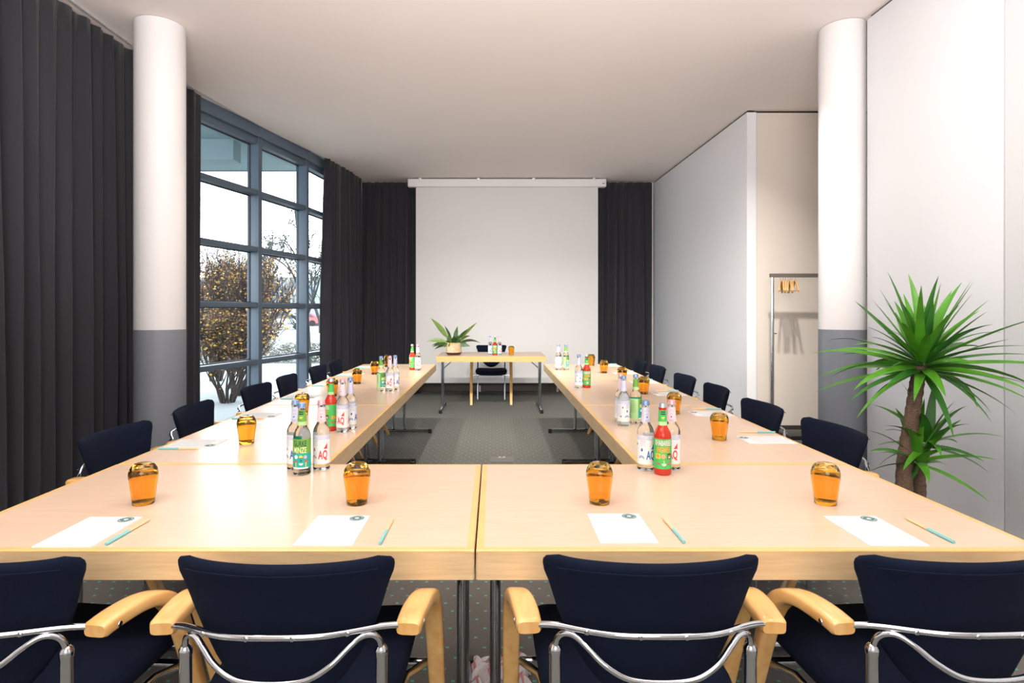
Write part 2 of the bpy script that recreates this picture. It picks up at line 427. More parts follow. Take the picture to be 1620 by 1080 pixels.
# ---------------------------------------------------------------- tables
ZT = .75
def table(name_label, cx, cy, length, width, rotz, group, lam='laminate', ap='apron'):
    """long side along local x, origin on the floor under the centre"""
    t = thing('conference_table', name_label, 'table', (cx,cy,0), rotz, group)
    hx, hy = length/2, width/2; th = .073; lp = .019; ch = .0025
    m = MB()
    z = ZT
    R = lambda a, b_, zz: [(-a,-b_,zz),(a,-b_,zz),(a,b_,zz),(-a,b_,zz)]
    v = R(hx-lp,hy-lp,z) + R(hx-ch,hy-ch,z) + R(hx,hy,z-ch) + R(hx,hy,z-.006)
    f = [(0,1,2,3)]; mi = [0]
    for ring in range(3):
        for k in range(4):
            k2 = (k+1)%4; f.append((ring*4+4+k, ring*4+4+k2, ring*4+k2, ring*4+k)); mi.append(1)
    m.add(v, f, mi)
    m.build('table_top', [M[lam], M['lip']], t, smooth=0)
    m = MB(); cr = .004
    def rr(z_): return [(-hx+cr,-hy,z_),(hx-cr,-hy,z_),(hx,-hy+cr,z_),(hx,hy-cr,z_),(hx-cr,hy,z_),(-hx+cr,hy,z_),(-hx,hy-cr,z_),(-hx,-hy+cr,z_)]
    v = rr(z-.006) + rr(z-th); f = [(8+i, 8+(i+1)%8, (i+1)%8, i) for i in range(8)] + [tuple(range(15,7,-1)), tuple(range(8))]
    m.add(v, f); m.build('apron', M[ap], t, smooth=0)
    for s in (-1,1):
        fr = MB(); x = s*(hx-.048)
        for y in (-.06,.06):
            fr.tube([(x,y,.05),(x,y,z-th-.012)], .0165, 14)
        fr.tube([(x,-.345,.028),(x,.345,.028)], .019, 12)
        fo = fr.build('leg_frame', M['chrome_leg'], t)
        pl = MB(); pl.box(x-.03*1, x+.03, -.10, .10, z-th-.014, z-th-.0005, bev=.003)
        pl.box(min(x,x-s*.09), max(x,x-s*.09), -.02, .02, z-th-.012, z-th-.0005, bev=.003); pl.build('mounting_plate', M['black'], fo)
        for yy in (-.34,.34):
            cp = MB(); cp.box(x-.021, x+.021, yy-.018, yy+.018, 0, .048, bev=.006); cp.build('foot_cap', M['black'], fo)
        br = MB(); br.tube([(x-s*.014,0,z-th-.12),(x-s*.15,0,z-th-.004)], .006, 8); br.tube([(x,-.06,z-th-.12),(x,.06,z-th-.12)], .008, 8)
        br.build('brace', M['chrome_dull'], t)
    return t
table('left one of the two tables across the foreground', -.745, 1.824, 1.395, .80, 0, 'conference tables')
table('right one of the two tables across the foreground', .6575, 1.824, 1.401, .80, 0, 'conference tables')
for i, nm in enumerate(('nearest the camera','in the middle','farthest from the camera')):
    cy = 2.226 + .70 + i*1.4
    table('table %s in the row along the window' % nm, -1.038, cy, 1.396, .805, PI/2, 'conference tables', 'laminate')
    table('table %s in the row along the white partition' % nm, .956, cy, 1.396, .805, PI/2, 'conference tables', 'laminate')
table('single presenter table in front of the projection screen', -.034, 7.93, 1.42, .80, 0, 'conference tables', ap='lip')  # same beech wood; the deeper orange apron paints in warm light

# ---------------------------------------------------------------- chairs (sitter faces +y)
def loop_sweep(mb, pts, ws, ts, mi=0, n=12, side=None):
    """rounded rectangular section: half width ws along 'side' (x), half thickness ts along the in-plane normal"""
    P = [Vector(p) for p in pts]; m_ = len(P); v = []; f = []
    for i in range(m_):
        T = (P[min(i+1,m_-1)] - P[max(i-1,0)]).normalized()
        S = Vector((1,0,0)); S = (S - T*S.dot(T)).normalized(); N = T.cross(S)
        for k in range(n):
            a = 2*PI*(k+.5)/n; c, s = math.cos(a), math.sin(a)
            e = .45
            cx = math.copysign(abs(c)**e, c); sy = math.copysign(abs(s)**e, s)
            v.append(P[i] + S*cx*ws[i] + N*sy*ts[i])
    for i in range(m_-1):
        for k in range(n):
            k2 = (k+1)%n; f.append((i*n+k, (i+1)*n+k, (i+1)*n+k2, i*n+k2))
    f.append(tuple(range(n))); f.append(tuple(reversed(range((m_-1)*n, m_*n))))
    mb.add(v, f, mi)

def make_chair():
    t = thing('armchair', 'chair', 'chair', (0,0,0), 0, 'meeting chairs')
    # backrest: shield shape, wide on top and rounded below
    wt = [(0,.196),(.004,.206),(.010,.2145),(.02,.2215),(.035,.2265),(.06,.2295),(.10,.227),(.19,.215),(.35,.199),(.50,.180),(.65,.155),(.78,.124),(.88,.093),(.95,.061),(.985,.034),(1,.004)]
    nu, nv = 28, 26; zt, zb = .822, .492
    front = []; back = []
    for j in range(nv+1):
        v_ = (j/nv); v_ = .5*(1-math.cos(PI*v_))*.5 + v_*.5
        w_ = lerp_tab(wt, v_); z = zt + (zb-zt)*v_
        for i in range(nu+1):
            u = math.sin(PI/2*(2*i/nu-1))
            x = u*w_
            yc = -.305 + .95*x*x + (v_**1.0)*.055 + .012*math.sin(v_*PI)
            e = max(0, (1-abs(u)**6))*max(0, (1-abs(2*v_-1)**10))
            th = .0025 + .0155*math.sqrt(e)
            zz = z + (.004*abs(u)**8 if v_ < .1 else 0)
            front.append((x, yc+th, zz)); back.append((x, yc-th, zz))
    W = nu+1; N_ = len(front); f = []
    for j in range(nv):
        for i in range(nu):
            k = j*W+i
            f.append((k, k+W, k+W+1, k+1)); f.append((N_+k, N_+k+1, N_+k+W+1, N_+k+W))
    rim = [i for i in range(W)] + [j*W+nu for j in range(1,nv+1)] + [nv*W+i for i in range(nu-1,-1,-1)] + [j*W for j in range(nv-1,0,-1)]
    for a in range(len(rim)):
        p, q = rim[a], rim[(a+1)%len(rim)]; f.append((p, q, N_+q, N_+p))
    mb = MB(); mb.add(front+back, f); br = mb.build('backrest', M['navy'], t, smooth=75)
    # seam just under the top edge
    mb = MB(); mb.tube([(x*.200, -.305+.95*(x*.200)**2 -.0150, .804) for x in [i/12-1 for i in range(25)]], .0016, 6); mb.build('seam', M['navy'], br)
    # seat cushion
    v = []; f = []; nr, na = 7, 40
    def outl(a, k):
        c, s = math.cos(a), math.sin(a); e = .38
        x = math.copysign(abs(c)**e, c)*(.228 + .012*s)*k; y = math.copysign(abs(s)**e, s)*.232*k + .01
        return x, y
    prof = [(.0,.486),(.5,.486),(.85,.484),(.955,.476),(1.0,.458),(.985,.436),(.93,.426),(.0,.426)]
    for (k, z) in prof:
        if k == 0: v.append((0,.01,z)); continue
        for a in range(na):
            x, y = outl(2*PI*a/na, k); v.append((x, y, z + (.016*(x/.23)**2) - (.012*max(0,(y-.12)/.12)**2)))
    for a in range(na): f.append((0, 1+a, 1+(a+1)%na))
    for r in range(5):
        for a in range(na):
            a2 = (a+1)%na; f.append((1+r*na+a, 1+(r+1)*na+a, 1+(r+1)*na+a2, 1+r*na+a2))
    last = 1+6*na
    for a in range(na): f.append((last, 1+5*na+(a+1)%na, 1+5*na+a))
    mb = MB(); mb.add(v, f); mb.build('seat', M['navy'], t, smooth=60)
    # bent beech arms running down into the front legs
    for s in (-1,1):
        ctrl = [(.258,-.262,.669),(.262,-.21,.672),(.270,-.14,.668),(.278,-.085,.652),(.284,-.045,.620),(.287,-.015,.568),(.288,.02,.48),(.287,.09,.30),(.285,.18,.13),(.283,.245,0)]
        pts = smooth_path([(s*x,y,z) for x,y,z in ctrl], 5); k = len(pts)-1
        ws = [lerp_tab([(0,.0235),(.021,.027),(.15,.0285),(.35,.025),(1,.019)], i/k) for i in range(k+1)]
        ts = [lerp_tab([(0,.0130),(.021,.0165),(.3,.017),(.5,.022),(.8,.017),(1,.013)], i/k) for i in range(k+1)]
        mb = MB(); loop_sweep(mb, pts, ws, ts, n=16); ar = mb.build('armrest', M['beech'], t, smooth=50)
        mb = MB(); mb.lathe([(0,.003),(.006,.003),(.007,0)], 12, M=Matrix.Translation((s*.286,-.225,.666)) @ Matrix.Rotation(s*PI/2,4,'Y')); mb.build('screw', M['chrome_dull'], ar)
    # chrome: back rail, support tube, rear legs, seat frame
    pts = smooth_path([(-.25,-.247,.668),(-.20,-.275,.682),(-.10,-.330,.693),(0,-.342,.696),(.10,-.330,.693),(.20,-.275,.682),(.25,-.247,.671)], 6)
    mb = MB(); mb.tube(pts, .0068, 10); rl = mb.build('back_rail', M['chrome'], t)
    for x in (-.145,-.045,.045,.145):
        mb = MB(); mb.lathe([(0,.003),(.004,.0025),(.0055,0)], 10, M=Matrix.Translation((x,-.3165 if abs(x)>.1 else -.347,.689 if abs(x)>.1 else .6955)) @ Matrix.Rotation(PI/2,4,'X')); mb.build('screw', M['chrome'], rl)
    half = [(.204,-.268,.57),(.204,-.270,.630),(.199,-.276,.658),(.185,-.287,.672),(.166,-.298,.672),(.144,-.313,.658),(.115,-.328,.634),(.075,-.336,.612),(.03,-.338,.604)]
    pts = smooth_path(half + [(-x,y,z) for x,y,z in reversed(half)], 5)
    mb = MB(); mb.tube(pts, .0065, 10); mb.build('support_tube', M['chrome'], t)
    for s in (-1,1):
        mb = MB(); mb.lathe([(0,0),(.013,0),(.013,.006),(.0115,.012),(.0125,.45),(.0125,.618),(.0135,.62),(.0135,.632),(.009,.64),(.0055,.643)], 16, M=Matrix.Translation((s*.204,-.268,0)))
        mb.build('rear_leg', M['chrome'], t)
    mb = MB()
    for s in (-1,1): mb.tube([(s*.204,-.26,.405),(s*.215,0,.408),(s*.262,.06,.408)], .010, 10)
    mb.tube([(-.204,-.255,.40),(.204,-.255,.40)], .010, 10); mb.tube([(-.262,.06,.408),(.262,.06,.408)], .010, 10)
    mb.build('seat_frame', M['chrome'], t)
    return t
chair0 = make_chair()
used = [False]
def place_chair(x, y, rz, label, group):
    if not used[0]:
        used[0] = True; chair0.location = (x,y,0); chair0.rotation_euler.z = rz; chair0['label'] = label; chair0['group'] = group; return chair0
    return dup(chair0, (x,y,0), rz, label, group)
NTH = ['nearest the camera','second from the camera','third from the camera','fourth from the camera','fifth from the camera','farthest from the camera']
rad = math.radians
for x, y, a, nm in ((-1.075,1.485,-3,'leftmost in the row'),(-.438,1.48,0,'just left of the table joint'),(.333,1.485,0,'just right of the table joint'),(.985,1.49,2,'rightmost in the row')):
    place_chair(x, y, rad(a), 'navy foreground chair with beech arms, %s' % nm, 'foreground chairs seen from behind')
for i, y in enumerate((2.51,3.18,3.99,4.60,5.395,6.0)):
    place_chair(-1.375, y, -PI/2 + rad((-2,3,-2,2,-1,1)[i]), 'dark upholstered chair on the window side of the tables, %s' % NTH[i], 'chairs along the window')
for i, y in enumerate((2.59,3.22,3.98,4.62,5.40,6.03)):
    place_chair(1.262 - (0,.03,0,0,0,0)[i], y, PI/2 + rad((3,2,-2,1,0,-2)[i]), 'dark upholstered chair on the partition side of the tables, %s' % NTH[i], 'chairs along the partition')
place_chair(-.035, 8.50, PI, 'dark chair with beech arms behind the presenter table, facing the camera', 'chair at the presenter table')

# ---------------------------------------------------------------- notepads and pencils
def text_poly(s, h=1.0, bold=.02):
    cu = bpy.data.curves.new('txt', 'FONT'); cu.body = s; cu.size = 1; cu.offset = bold; cu.resolution_u = 3
    o = bpy.data.objects.new('txt', cu); C.objects.link(o)
    dg = bpy.context.evaluated_depsgraph_get(); me = bpy.data.meshes.new_from_object(o.evaluated_get(dg))
    vs_ = [(p.co.x, p.co.y) for p in me.vertices]; fs = [tuple(p.vertices) for p in me.polygons]
    bpy.data.objects.remove(o); bpy.data.curves.remove(cu); bpy.data.meshes.remove(me)
    xs = [p[0] for p in vs_]; ys = [p[1] for p in vs_]
    x0, x1, y0, y1 = min(xs), max(xs), min(ys), max(ys)
    return [((x-x0)/(x1-x0), (y-y0)/(y1-y0)) for x, y in vs_], fs      # normalised to a unit box
TXT = {s: text_poly(s, bold=b_) for s, b_ in (('AQ',.03),('GURKE',.02),('MINZE',.004),('RHABARBER',.02),('INGWER',.02),)}

def make_notepad():
    m = MB(); m.box(-.074,.074,-.105,.105,0,.0018, 0)
    m.add([(-.066,-.085,.0019),(.066,-.085,.0019),(.066,.066,.0019),(-.066,.066,.0019)], [(0,1,2,3)], 1)
    cx, cy = .042, .082; zz = .0021
    def disc(r, z, mi, n=28): m.add([(cx+r*math.cos(2*PI*k/n), cy+r*math.sin(2*PI*k/n), z) for k in range(n)], [tuple(range(n))], mi)
    disc(.0205, zz, 2); disc(.0178, zz+.0001, 0)
    # lettered ring: dashes of ink
    disc(.0172, zz+.0002, 2); 
    for k in range(18):
        a = 2*PI*k/18
        if k % 9 in (0,): continue
        ca, sa = math.cos(a), math.sin(a); r0, r1 = .0135, .0158; wd = .0013
        m.add([(cx+r0*ca-wd*sa, cy+r0*sa+wd*ca, zz+.0003),(cx+r0*ca+wd*sa, cy+r0*sa-wd*ca, zz+.0003),(cx+r1*ca+wd*sa, cy+r1*sa-wd*ca, zz+.0003),(cx+r1*ca-wd*sa, cy+r1*sa+wd*ca, zz+.0003)], [(0,1,2,3)], 0)
    pts = []                                                # leaf-like white mark
    for k in range(20):
        a = 2*PI*k/20; r = .0082 if k % 4 == 0 else (.0055 if k % 2 == 0 else .0048)
        pts.append((cx+r*math.cos(a)*1.1, cy+r*math.sin(a), zz+.0003))
    m.add(pts, [tuple(range(20))], 0)
    for k in range(9):
        x = -.018+k*.0039; m.add([(x,-.0965,zz),(x+.0012,-.0965,zz),(x+.0012,-.0925,zz),(x,-.0925,zz)], [(0,1,2,3)], 3)
        if k % 2: m.add([(x,-.0932,zz),(x+.003,-.0932,zz),(x+.003,-.0925,zz),(x,-.0925,zz)], [(0,1,2,3)], 3)
        else: m.add([(x,-.0965,zz),(x+.0028,-.0965,zz),(x+.0028,-.0958,zz),(x,-.0958,zz)], [(0,1,2,3)], 3)
    o = m.build('notepad_sheet', [M['paper'], M['paperprint'], M['logo'], M['ink']], smooth=0); return o
pad0 = make_notepad(); tag(pad0, 'pad', 'notepad')
def make_pencil():
    t = thing('pencil', 'pencil', 'pencil')
    rx = Matrix.Rotation(-PI/2, 4, 'X')
    r = .0042
    m = MB(); m.lathe([(0,0),(r,0),(r,.088)], 6, M=Matrix.Translation((0,-.088,r)) @ rx); m.build('painted_end', M['turq'], t, smooth=0)
    m = MB(); m.lathe([(r,0),(r,.072),(.0011,.086)], 6, M=Matrix.Translation((0,0,r)) @ rx); m.build('bare_shaft', M['pencilwood'], t, smooth=0)
    m = MB(); m.lathe([(.0011,0),(0,.003)], 6, M=Matrix.Translation((0,.086,r)) @ rx); m.build('lead', M['ink'], t, smooth=0)
    return t
pen0 = make_pencil()
first = [True]
def seat_set(px, py, ra, qx, qy, where, prot=0):
    """pad centre, rotation, pencil centre"""
    global pad0, pen0
    lp = 'white notepad sheet with round green emblem, %s' % where
    lq = 'half turquoise wooden pencil, %s' % where
    if first[0]:
        first[0] = False; pad0.location = (px,py,ZT); pad0.rotation_euler.z = ra; tag(pad0, lp, 'notepad', 'notepad sheets at the seats')
        pen0.location = (qx,qy,ZT); pen0.rotation_euler.z = ra+prot; tag(pen0, lq, 'pencil', 'pencils at the seats')
    else:
        dup(pad0, (px,py,ZT), ra, lp, 'notepad sheets at the seats'); dup(pen0, (qx,qy,ZT), ra+prot, lq, 'pencils at the seats')
FW = ['at the leftmost foreground seat','at the foreground seat left of the table joint','at the foreground seat right of the table joint','at the rightmost foreground seat']
for i, (px, py, qx, qy, pr) in enumerate(((-1.071,1.545,-.964,1.538,-2),(-.427,1.556,-.2835,1.542,-1),(.343,1.572,.478,1.551,1),(1.012,1.552,1.158,1.551,0))):
    seat_set(px, py, 0, qx, qy, FW[i], rad(pr))
LN = ['nearest the camera','second from the camera','third from the camera','fourth from the camera','fifth from the camera','farthest from the camera']
LY = (2.575,3.27,3.98,4.65,5.38,6.10); RY = (2.64,3.31,4.10,4.80,5.50,6.25)
for i, y in enumerate(LY): seat_set(-1.315, y-.005, -PI/2, -1.33, y-.117, 'on the window side tables, %s' % LN[i], rad((-1,2,-2,1,3,0)[i]))
for i, y in enumerate(RY): seat_set(1.235, y, PI/2, 1.265, y+.155, 'on the partition side tables, %s' % LN[i], rad((0,-2,2,1,0,2)[i]))

# ---------------------------------------------------------------- amber tumblers, upside down
def make_tumbler():
    outer = [(.0295,0),(.0305,.0012),(.0325,.02),(.0362,.05),(.0395,.075),(.0408,.088),(.0402,.097),(.0370,.107),(.0320,.115),(.0270,.1205),(.0215,.1225),(0,.1215)]
    inner = [(0,.110),(.020,.110),(.0290,.106),(.0355,.098),(.0388,.088),(.0376,.075),(.0344,.05),(.0307,.02),(.0285,.0012),(.0295,0)]
    m = MB(); m.lathe(outer, 48); 
    m.lathe(inner, 48)
    return m.build('tumbler', M['amber'], smooth=50)
tum0 = make_tumbler(); tfirst = [True]
def put_tumbler(x, y, where):
    lb = 'upturned amber glass tumbler %s' % where
    if tfirst[0]: tfirst[0] = False; tum0.location = (x,y,ZT+.0003); tag(tum0, lb, 'glass', 'amber tumblers')
    else: dup(tum0, (x,y,ZT+.0003), 0, lb, 'amber tumblers')
for x, y, wh in ((-1.066,1.77,FW[0]),(-.416,1.77,FW[1]),(.323,1.775,FW[2]),(1.01,1.77,FW[3])): put_tumbler(x, y, wh)
for i, (x, y) in enumerate(((-1.094,2.575),(-1.083,3.29),(-1.11,4.0),(-1.10,4.68),(-1.10,5.38),(-1.115,6.12))): put_tumbler(x, y, 'on the window side tables, ' + LN[i])
for i, (x, y) in enumerate(((1.028,2.65),(1.03,3.32),(1.06,4.11),(1.06,4.80),(1.04,5.49),(1.05,6.25))): put_tumbler(x, y, 'on the partition side tables, ' + LN[i])
put_tumbler(.235, 7.75, 'on the presenter table')

# ---------------------------------------------------------------- bottles
ink = {}
def inkm(name, rgb):
    if name not in ink: ink[name] = mat('label_'+name, srgb(*rgb), .6)
    return ink[name]
LM = [inkm('white',(240,242,244)), inkm('red',(222,62,62)), inkm('blue',(52,104,176)), inkm('olive',(104,158,66)), inkm('teal',(20,160,152)), inkm('darkgreen',(26,72,60)),
      inkm('cream',(232,242,190)), inkm('green',(70,178,88)), inkm('pink',(246,176,190)), inkm('orange',(244,150,52)), inkm('yellow',(226,214,60)), inkm('lilac',(206,208,228)), inkm('rose',(236,214,222)), inkm('magenta',(200,60,130)), inkm('mint',(170,214,150)), inkm('navy',(60,70,110))]
IX = {k: i for i, k in enumerate(('white','red','blue','olive','teal','darkgreen','cream','green','pink','orange','yellow','lilac','rose','magenta','mint','navy'))}
RB = .0305
def cylmap(R, s, h): a = s/R; return (R*math.sin(a), -R*math.cos(a), h)
def lab_rect(m, s0, s1, h0, h1, mi, lift=.0003, rfun=None):
    n = max(1, int(abs(s1-s0)/.003)); v = []; f = []
    for i in range(n+1):
        s = s0+(s1-s0)*i/n
        for h in (h0, h1):
            R = (rfun(h) if rfun else RB)
            a = s/R; v.append(((R+lift)*math.sin(a), -(R+lift)*math.cos(a), h))
    for i in range(n): f.append((2*i, 2*i+2, 2*i+3, 2*i+1))
    m.add(v, f, IX[mi])
def lab_faces(m, v2, fs, mi, lift=.0007, rfun=None):
    """2-D faces sliced into narrow strips so that they hug the curved glass"""
    bm = bmesh.new(); vv = [bm.verts.new((x, y, 0)) for x, y in v2]
    for f in fs:
        try: bm.faces.new([vv[i] for i in f])
        except ValueError: pass
    s0 = min(p[0] for p in v2); s1 = max(p[0] for p in v2); k = int(s0/.0025)
    while k*.0025 <= s1:
        if k*.0025 > s0: bmesh.ops.bisect_plane(bm, geom=bm.verts[:]+bm.edges[:]+bm.faces[:], dist=1e-7, plane_co=(k*.0025,0,0), plane_no=(1,0,0))
        k += 1
    bm.verts.index_update(); out = []
    for p in bm.verts:
        R = rfun(p.co.y) if rfun else RB
        a = p.co.x/R; out.append(((R+lift)*math.sin(a), -(R+lift)*math.cos(a), p.co.y))
    m.add(out, [[q.index for q in f.verts] for f in bm.faces], IX[mi]); bm.free()
def lab_poly(m, pts, mi, lift=.0007, rfun=None):
    lab_faces(m, pts, [tuple(range(len(pts)))], mi, lift, rfun)
def lab_text(m, txt, s0, s1, h0, h1, mi, lift=.0007):
    vs_, fs = TXT[txt]
    lab_faces(m, [(s0+(s1-s0)*x, h0+(h1-h0)*y) for x, y in vs_], fs, mi, lift)
def lab_disc(m, s, h, r, mi, lift=.0007, half=0, n=14):
    a0, a1 = (PI, 2*PI) if half == -1 else ((0, PI) if half == 1 else (0, 2*PI))
    k = n if half == 0 else n//2+1
    pts = [(s+r*math.cos(a0+(a1-a0)*i/(k if half == 0 else k-1)), h+r*math.sin(a0+(a1-a0)*i/(k if half == 0 else k-1))) for i in range(k)]
    lab_poly(m, pts, mi, lift)
neckR = lambda h: .0160 + (.0130-.0160)*min(1,max(0,(h-.172)/.06))
def make_bottle(kind):
    t = thing('drink_bottle', kind, 'bottle', group='glass drink bottles')
    body = {'red':'clear','blue':'clear','gurke':'lemon','rhabarber':'red'}[kind]
    prof = [(0,.003),(.018,.002),(.024,0),(.028,.0006),(.0302,.004),(RB,.009),(RB,.134),(.0300,.141),(.0275,.150),(.0235,.159),(.0190,.1665),(.0162,.173),(.0150,.19),(.0135,.215),(.0127,.233),(.0138,.2345),(.0138,.239),(.0125,.241),(.0125,.247),(0,.247)]
    m = MB(); m.lathe(prof, 32); m.build('bottle_glass', M[body], t, smooth=50)
    m = MB(); cv = []
    n = 42
    prof = [(.0150,.2395),(.0140,.2435),(.0136,.250),(.0118,.2545),(0,.2552)]
    for j, (r, z) in enumerate(prof[:-1]):
        for k in range(n):
            rr_ = r + (.0009 if (j == 0 and k % 2) else 0); a = 2*PI*k/n; cv.append((rr_*math.cos(a), rr_*math.sin(a), z))
    cv.append((0,0,.2552)); fs = []
    for j in range(3):
        for k in range(n): fs.append((j*n+k, j*n+(k+1)%n, (j+1)*n+(k+1)%n, (j+1)*n+k))
    for k in range(n): fs.append((3*n+k, 3*n+(k+1)%n, 4*n))
    m.add(cv, fs); m.build('crown_cap', M[{'red':'cap_pink','blue':'cap_blue','gurke':'cap_blue','rhabarber':'cap'}[kind]], t, smooth=50)
    m = MB(); W = .088   # half the label's arc length (a narrow gap is left at the back)
    if kind in ('red','blue'):
        c = kind; o_ = 'magenta' if kind == 'red' else 'navy'
        lab_rect(m, -W, W, .024, .130, 'white'); lab_rect(m, -W, W, .112, .130, 'lilac', .0005)
        for sh in (-.010, .045):      # the big letters
            lab_text(m, 'AQ', sh, sh+.034, .036, .075, c)
            lab_poly(m, [(sh+.019,.079),(sh+.034,.079),(sh+.034,.101)], c)
        for i in range(12):
            s_ = -.030 + (i % 6)*.0085; h_ = .092 + (i//6)*.007 + (i % 2)*.003; lab_disc(m, s_, h_, .0009, o_, n=6)
        for i in range(9): lab_rect(m, -.030, -.010 - (i % 3)*.002, .108-.0022*i, .1088-.0022*i, 'navy' if i == 0 else 'lilac', .0008)
        # rainbow and leaf marks to the left
        for r_, c_ in ((.011,c),(.0085,'white'),(.0068,c),(.0045,'white')): lab_disc(m, -.027, .045, r_, c_, .0006+.0002*(12-r_*1000)/4, half=1, n=18)
        lab_poly(m, [(-.030,.074),(-.026,.070),(-.021,.074),(-.024,.084),(-.028,.082)], c)
        lab_poly(m, [(-.052,.094),(-.048,.090),(-.044,.095),(-.048,.103)], c); lab_disc(m, -.058,.050,.004,c)
        for i in range(16): lab_rect(m, -.078, -.056 + .003*math.sin(i*2.3), .104-.0036*i, .1052-.0036*i, 'lilac', .0006)
    elif kind == 'gurke':
        lab_rect(m, -W, W, .024, .130, 'teal'); lab_rect(m, -W, W, .079, .130, 'olive', .0005)
        lab_rect(m, -W, -.034, .024, .130, 'mint', .0006)
        for i in range(13): lab_rect(m, -.080, -.048 + .003*math.sin(i*1.9), .118-.005*i, .1193-.005*i, 'olive', .0009)
        for sh in (-.023,):
            lab_text(m, 'GURKE', sh, sh+.046, .104, .125, 'darkgreen'); lab_text(m, 'MINZE', sh, sh+.046, .081, .101, 'cream')
        lab_disc(m, -.014, .067, .0068, 'white'); lab_rect(m, -.003, .010, .062, .064, 'darkgreen', .0008)
        lab_poly(m, [(-.003,.064),(.010,.064),(.009,.072),(.0065,.069),(.0035,.075),(.0005,.069),(-.002,.072)], 'yellow')
        for s_ in (-.015, .021):
            lab_disc(m, s_, .048, .0065, 'red', half=1); lab_rect(m, s_-.0015, s_+.0015, .030, .048, 'yellow', .0006)
        lab_disc(m, .004, .045, .0075, 'cream', half=-1); lab_disc(m, .004, .054, .003, 'darkgreen')
        lab_disc(m, .019, .066, .006, 'pink'); lab_rect(m, -.030,.030,.0245,.030,'white',.00055)
    else:
        lab_rect(m, -W, W, .024, .130, 'green')
        lab_text(m, 'RHABARBER', -.031, .031, .106, .126, 'rose'); lab_text(m, 'INGWER', -.024, .024, .082, .103, 'orange')
        lab_rect(m, -.030, -.012, .060, .078, 'yellow', .0006); lab_disc(m, -.021, .069, .0075, 'orange'); lab_disc(m, -.001, .069, .0085, 'orange'); lab_disc(m, -.001, .069, .006, 'pink', .001); lab_disc(m, -.001, .069, .003, 'orange', .0013)
        lab_rect(m, .013, .029, .060, .079, 'darkgreen', .0007); lab_rect(m, .016,.026,.063,.067,'white',.001); lab_rect(m,.016,.026,.069,.073,'orange',.001)
        lab_disc(m, .001, .043, .008, 'white', half=-1); lab_rect(m, -.0005, .0025, .044, .054, 'yellow', .0009)
        lab_disc(m, -.018, .044, .006, 'magenta', half=-1); lab_disc(m, .019, .044, .0065, 'magenta', half=-1); lab_rect(m, .0175,.0205,.044,.056,'red',.0009)
        for s_ in (.042,.056): lab_rect(m, s_, s_+.010, .06, .075, 'orange', .0007); lab_disc(m, s_+.005, .045, .005, 'red')
        lab_rect(m, -W, -.05, .03, .125, 'mint', .0006)
        for i in range(12): lab_rect(m, -.082, -.056 + .003*math.sin(i*1.9), .116-.005*i, .1173-.005*i, 'darkgreen', .0009)
    m.build('label', LM, t, smooth=60)
    m = MB(); nc = {'red':'rose','blue':'lilac','gurke':'olive','rhabarber':'green'}[kind]
    for i in range(4):
        h0, h1 = .176+.0135*i, .176+.0135*(i+1); R0 = neckR(h0)
        v = []; f = []; n = 24
        for k in range(n):
            a = 2*PI*k/n
            for h in (h0, h1):
                R = lerp_tab([(.173,.0162),(.19,.0150),(.215,.0135),(.233,.0127)], h) + .0004; v.append((R*math.sin(a), -R*math.cos(a), h))
        for k in range(n): k2 = (k+1)%n; f.append((2*k, 2*k2, 2*k2+1, 2*k+1))
        m.add(v, f, IX[nc] if not (kind in ('gurke','rhabarber') and i == 0) else IX['mint'])
    nr = lambda h: lerp_tab([(.173,.0162),(.19,.0150),(.215,.0135),(.233,.0127)], h)
    ncol = {'red':'magenta','blue':'blue','gurke':'darkgreen','rhabarber':'darkgreen'}[kind]
    for (s0, s1, h0, h1) in ((-.008,.008,.178,.1786),(-.008,.006,.181,.1816),(-.007,.008,.184,.1846),(-.006,.006,.203,.2036),(-.006,.006,.206,.2066)):
        lab_rect(m, s0, s1, h0, h1, ncol if kind not in ('gurke','rhabarber') else 'cream', .0008, nr)
    if kind in ('gurke','rhabarber'):
        lab_rect(m, -.008, .008, .214, .219, ncol, .0008, nr); lab_rect(m, -.008, .008, .2215, .2265, ncol, .0008, nr); lab_poly(m, [(-.003,.200),(.003,.200),(.005,.207),(0,.204),(-.005,.207)], 'yellow', .0009, nr)
    else:
        lab_poly(m, [(-.004,.194),(0,.191),(.003,.195),(0,.199)], ncol, .0009, nr)
        for k in range(5):
            a = PI*k/4; lab_rect(m, .005*math.cos(a)-.001, .005*math.cos(a)+.001, .214+.005*math.sin(a), .2155+.005*math.sin(a), ncol, .0009, nr)
    m.build('neck_label', LM, t, smooth=60)
    return t
BOT = {k: [make_bottle(k), False] for k in ('red','blue','gurke','rhabarber')}
DESC = {'red':'clear bottle with red lettering', 'blue':'clear bottle with blue lettering', 'gurke':'pale bottle with green teal label', 'rhabarber':'red bottle with green orange label'}
def put_bottle(kind, x, y, rot, where):
    lb = DESC[kind] + ', ' + where; o, u = BOT[kind]
    if not u: BOT[kind][1] = True; o.location = (x,y,ZT); o.rotation_euler.z = rad(rot); tag(o, lb, 'bottle', 'glass drink bottles')
    else: dup(o, (x,y,ZT), rad(rot), lb, 'glass drink bottles')
W1 = 'in the cluster at the near left table corner'
put_bottle('blue', -.738, 2.165, -2, W1); put_bottle('gurke', -.690, 2.094, 4, W1); put_bottle('red', -.640, 2.162, 12, W1)
W1 = 'in the cluster at the near right table corner'
put_bottle('blue', .563, 2.155, 8, W1); put_bottle('rhabarber', .608, 2.094, -8, W1); put_bottle('red', .663, 2.165, -22, W1)
W1 = 'in the second cluster along the window side'
put_bottle('rhabarber', -.800, 2.86, -60, W1); put_bottle('red', -.735, 2.83, -18, W1); put_bottle('blue', -.715, 2.905, 70, W1)
W1 = 'in the second cluster along the partition side'
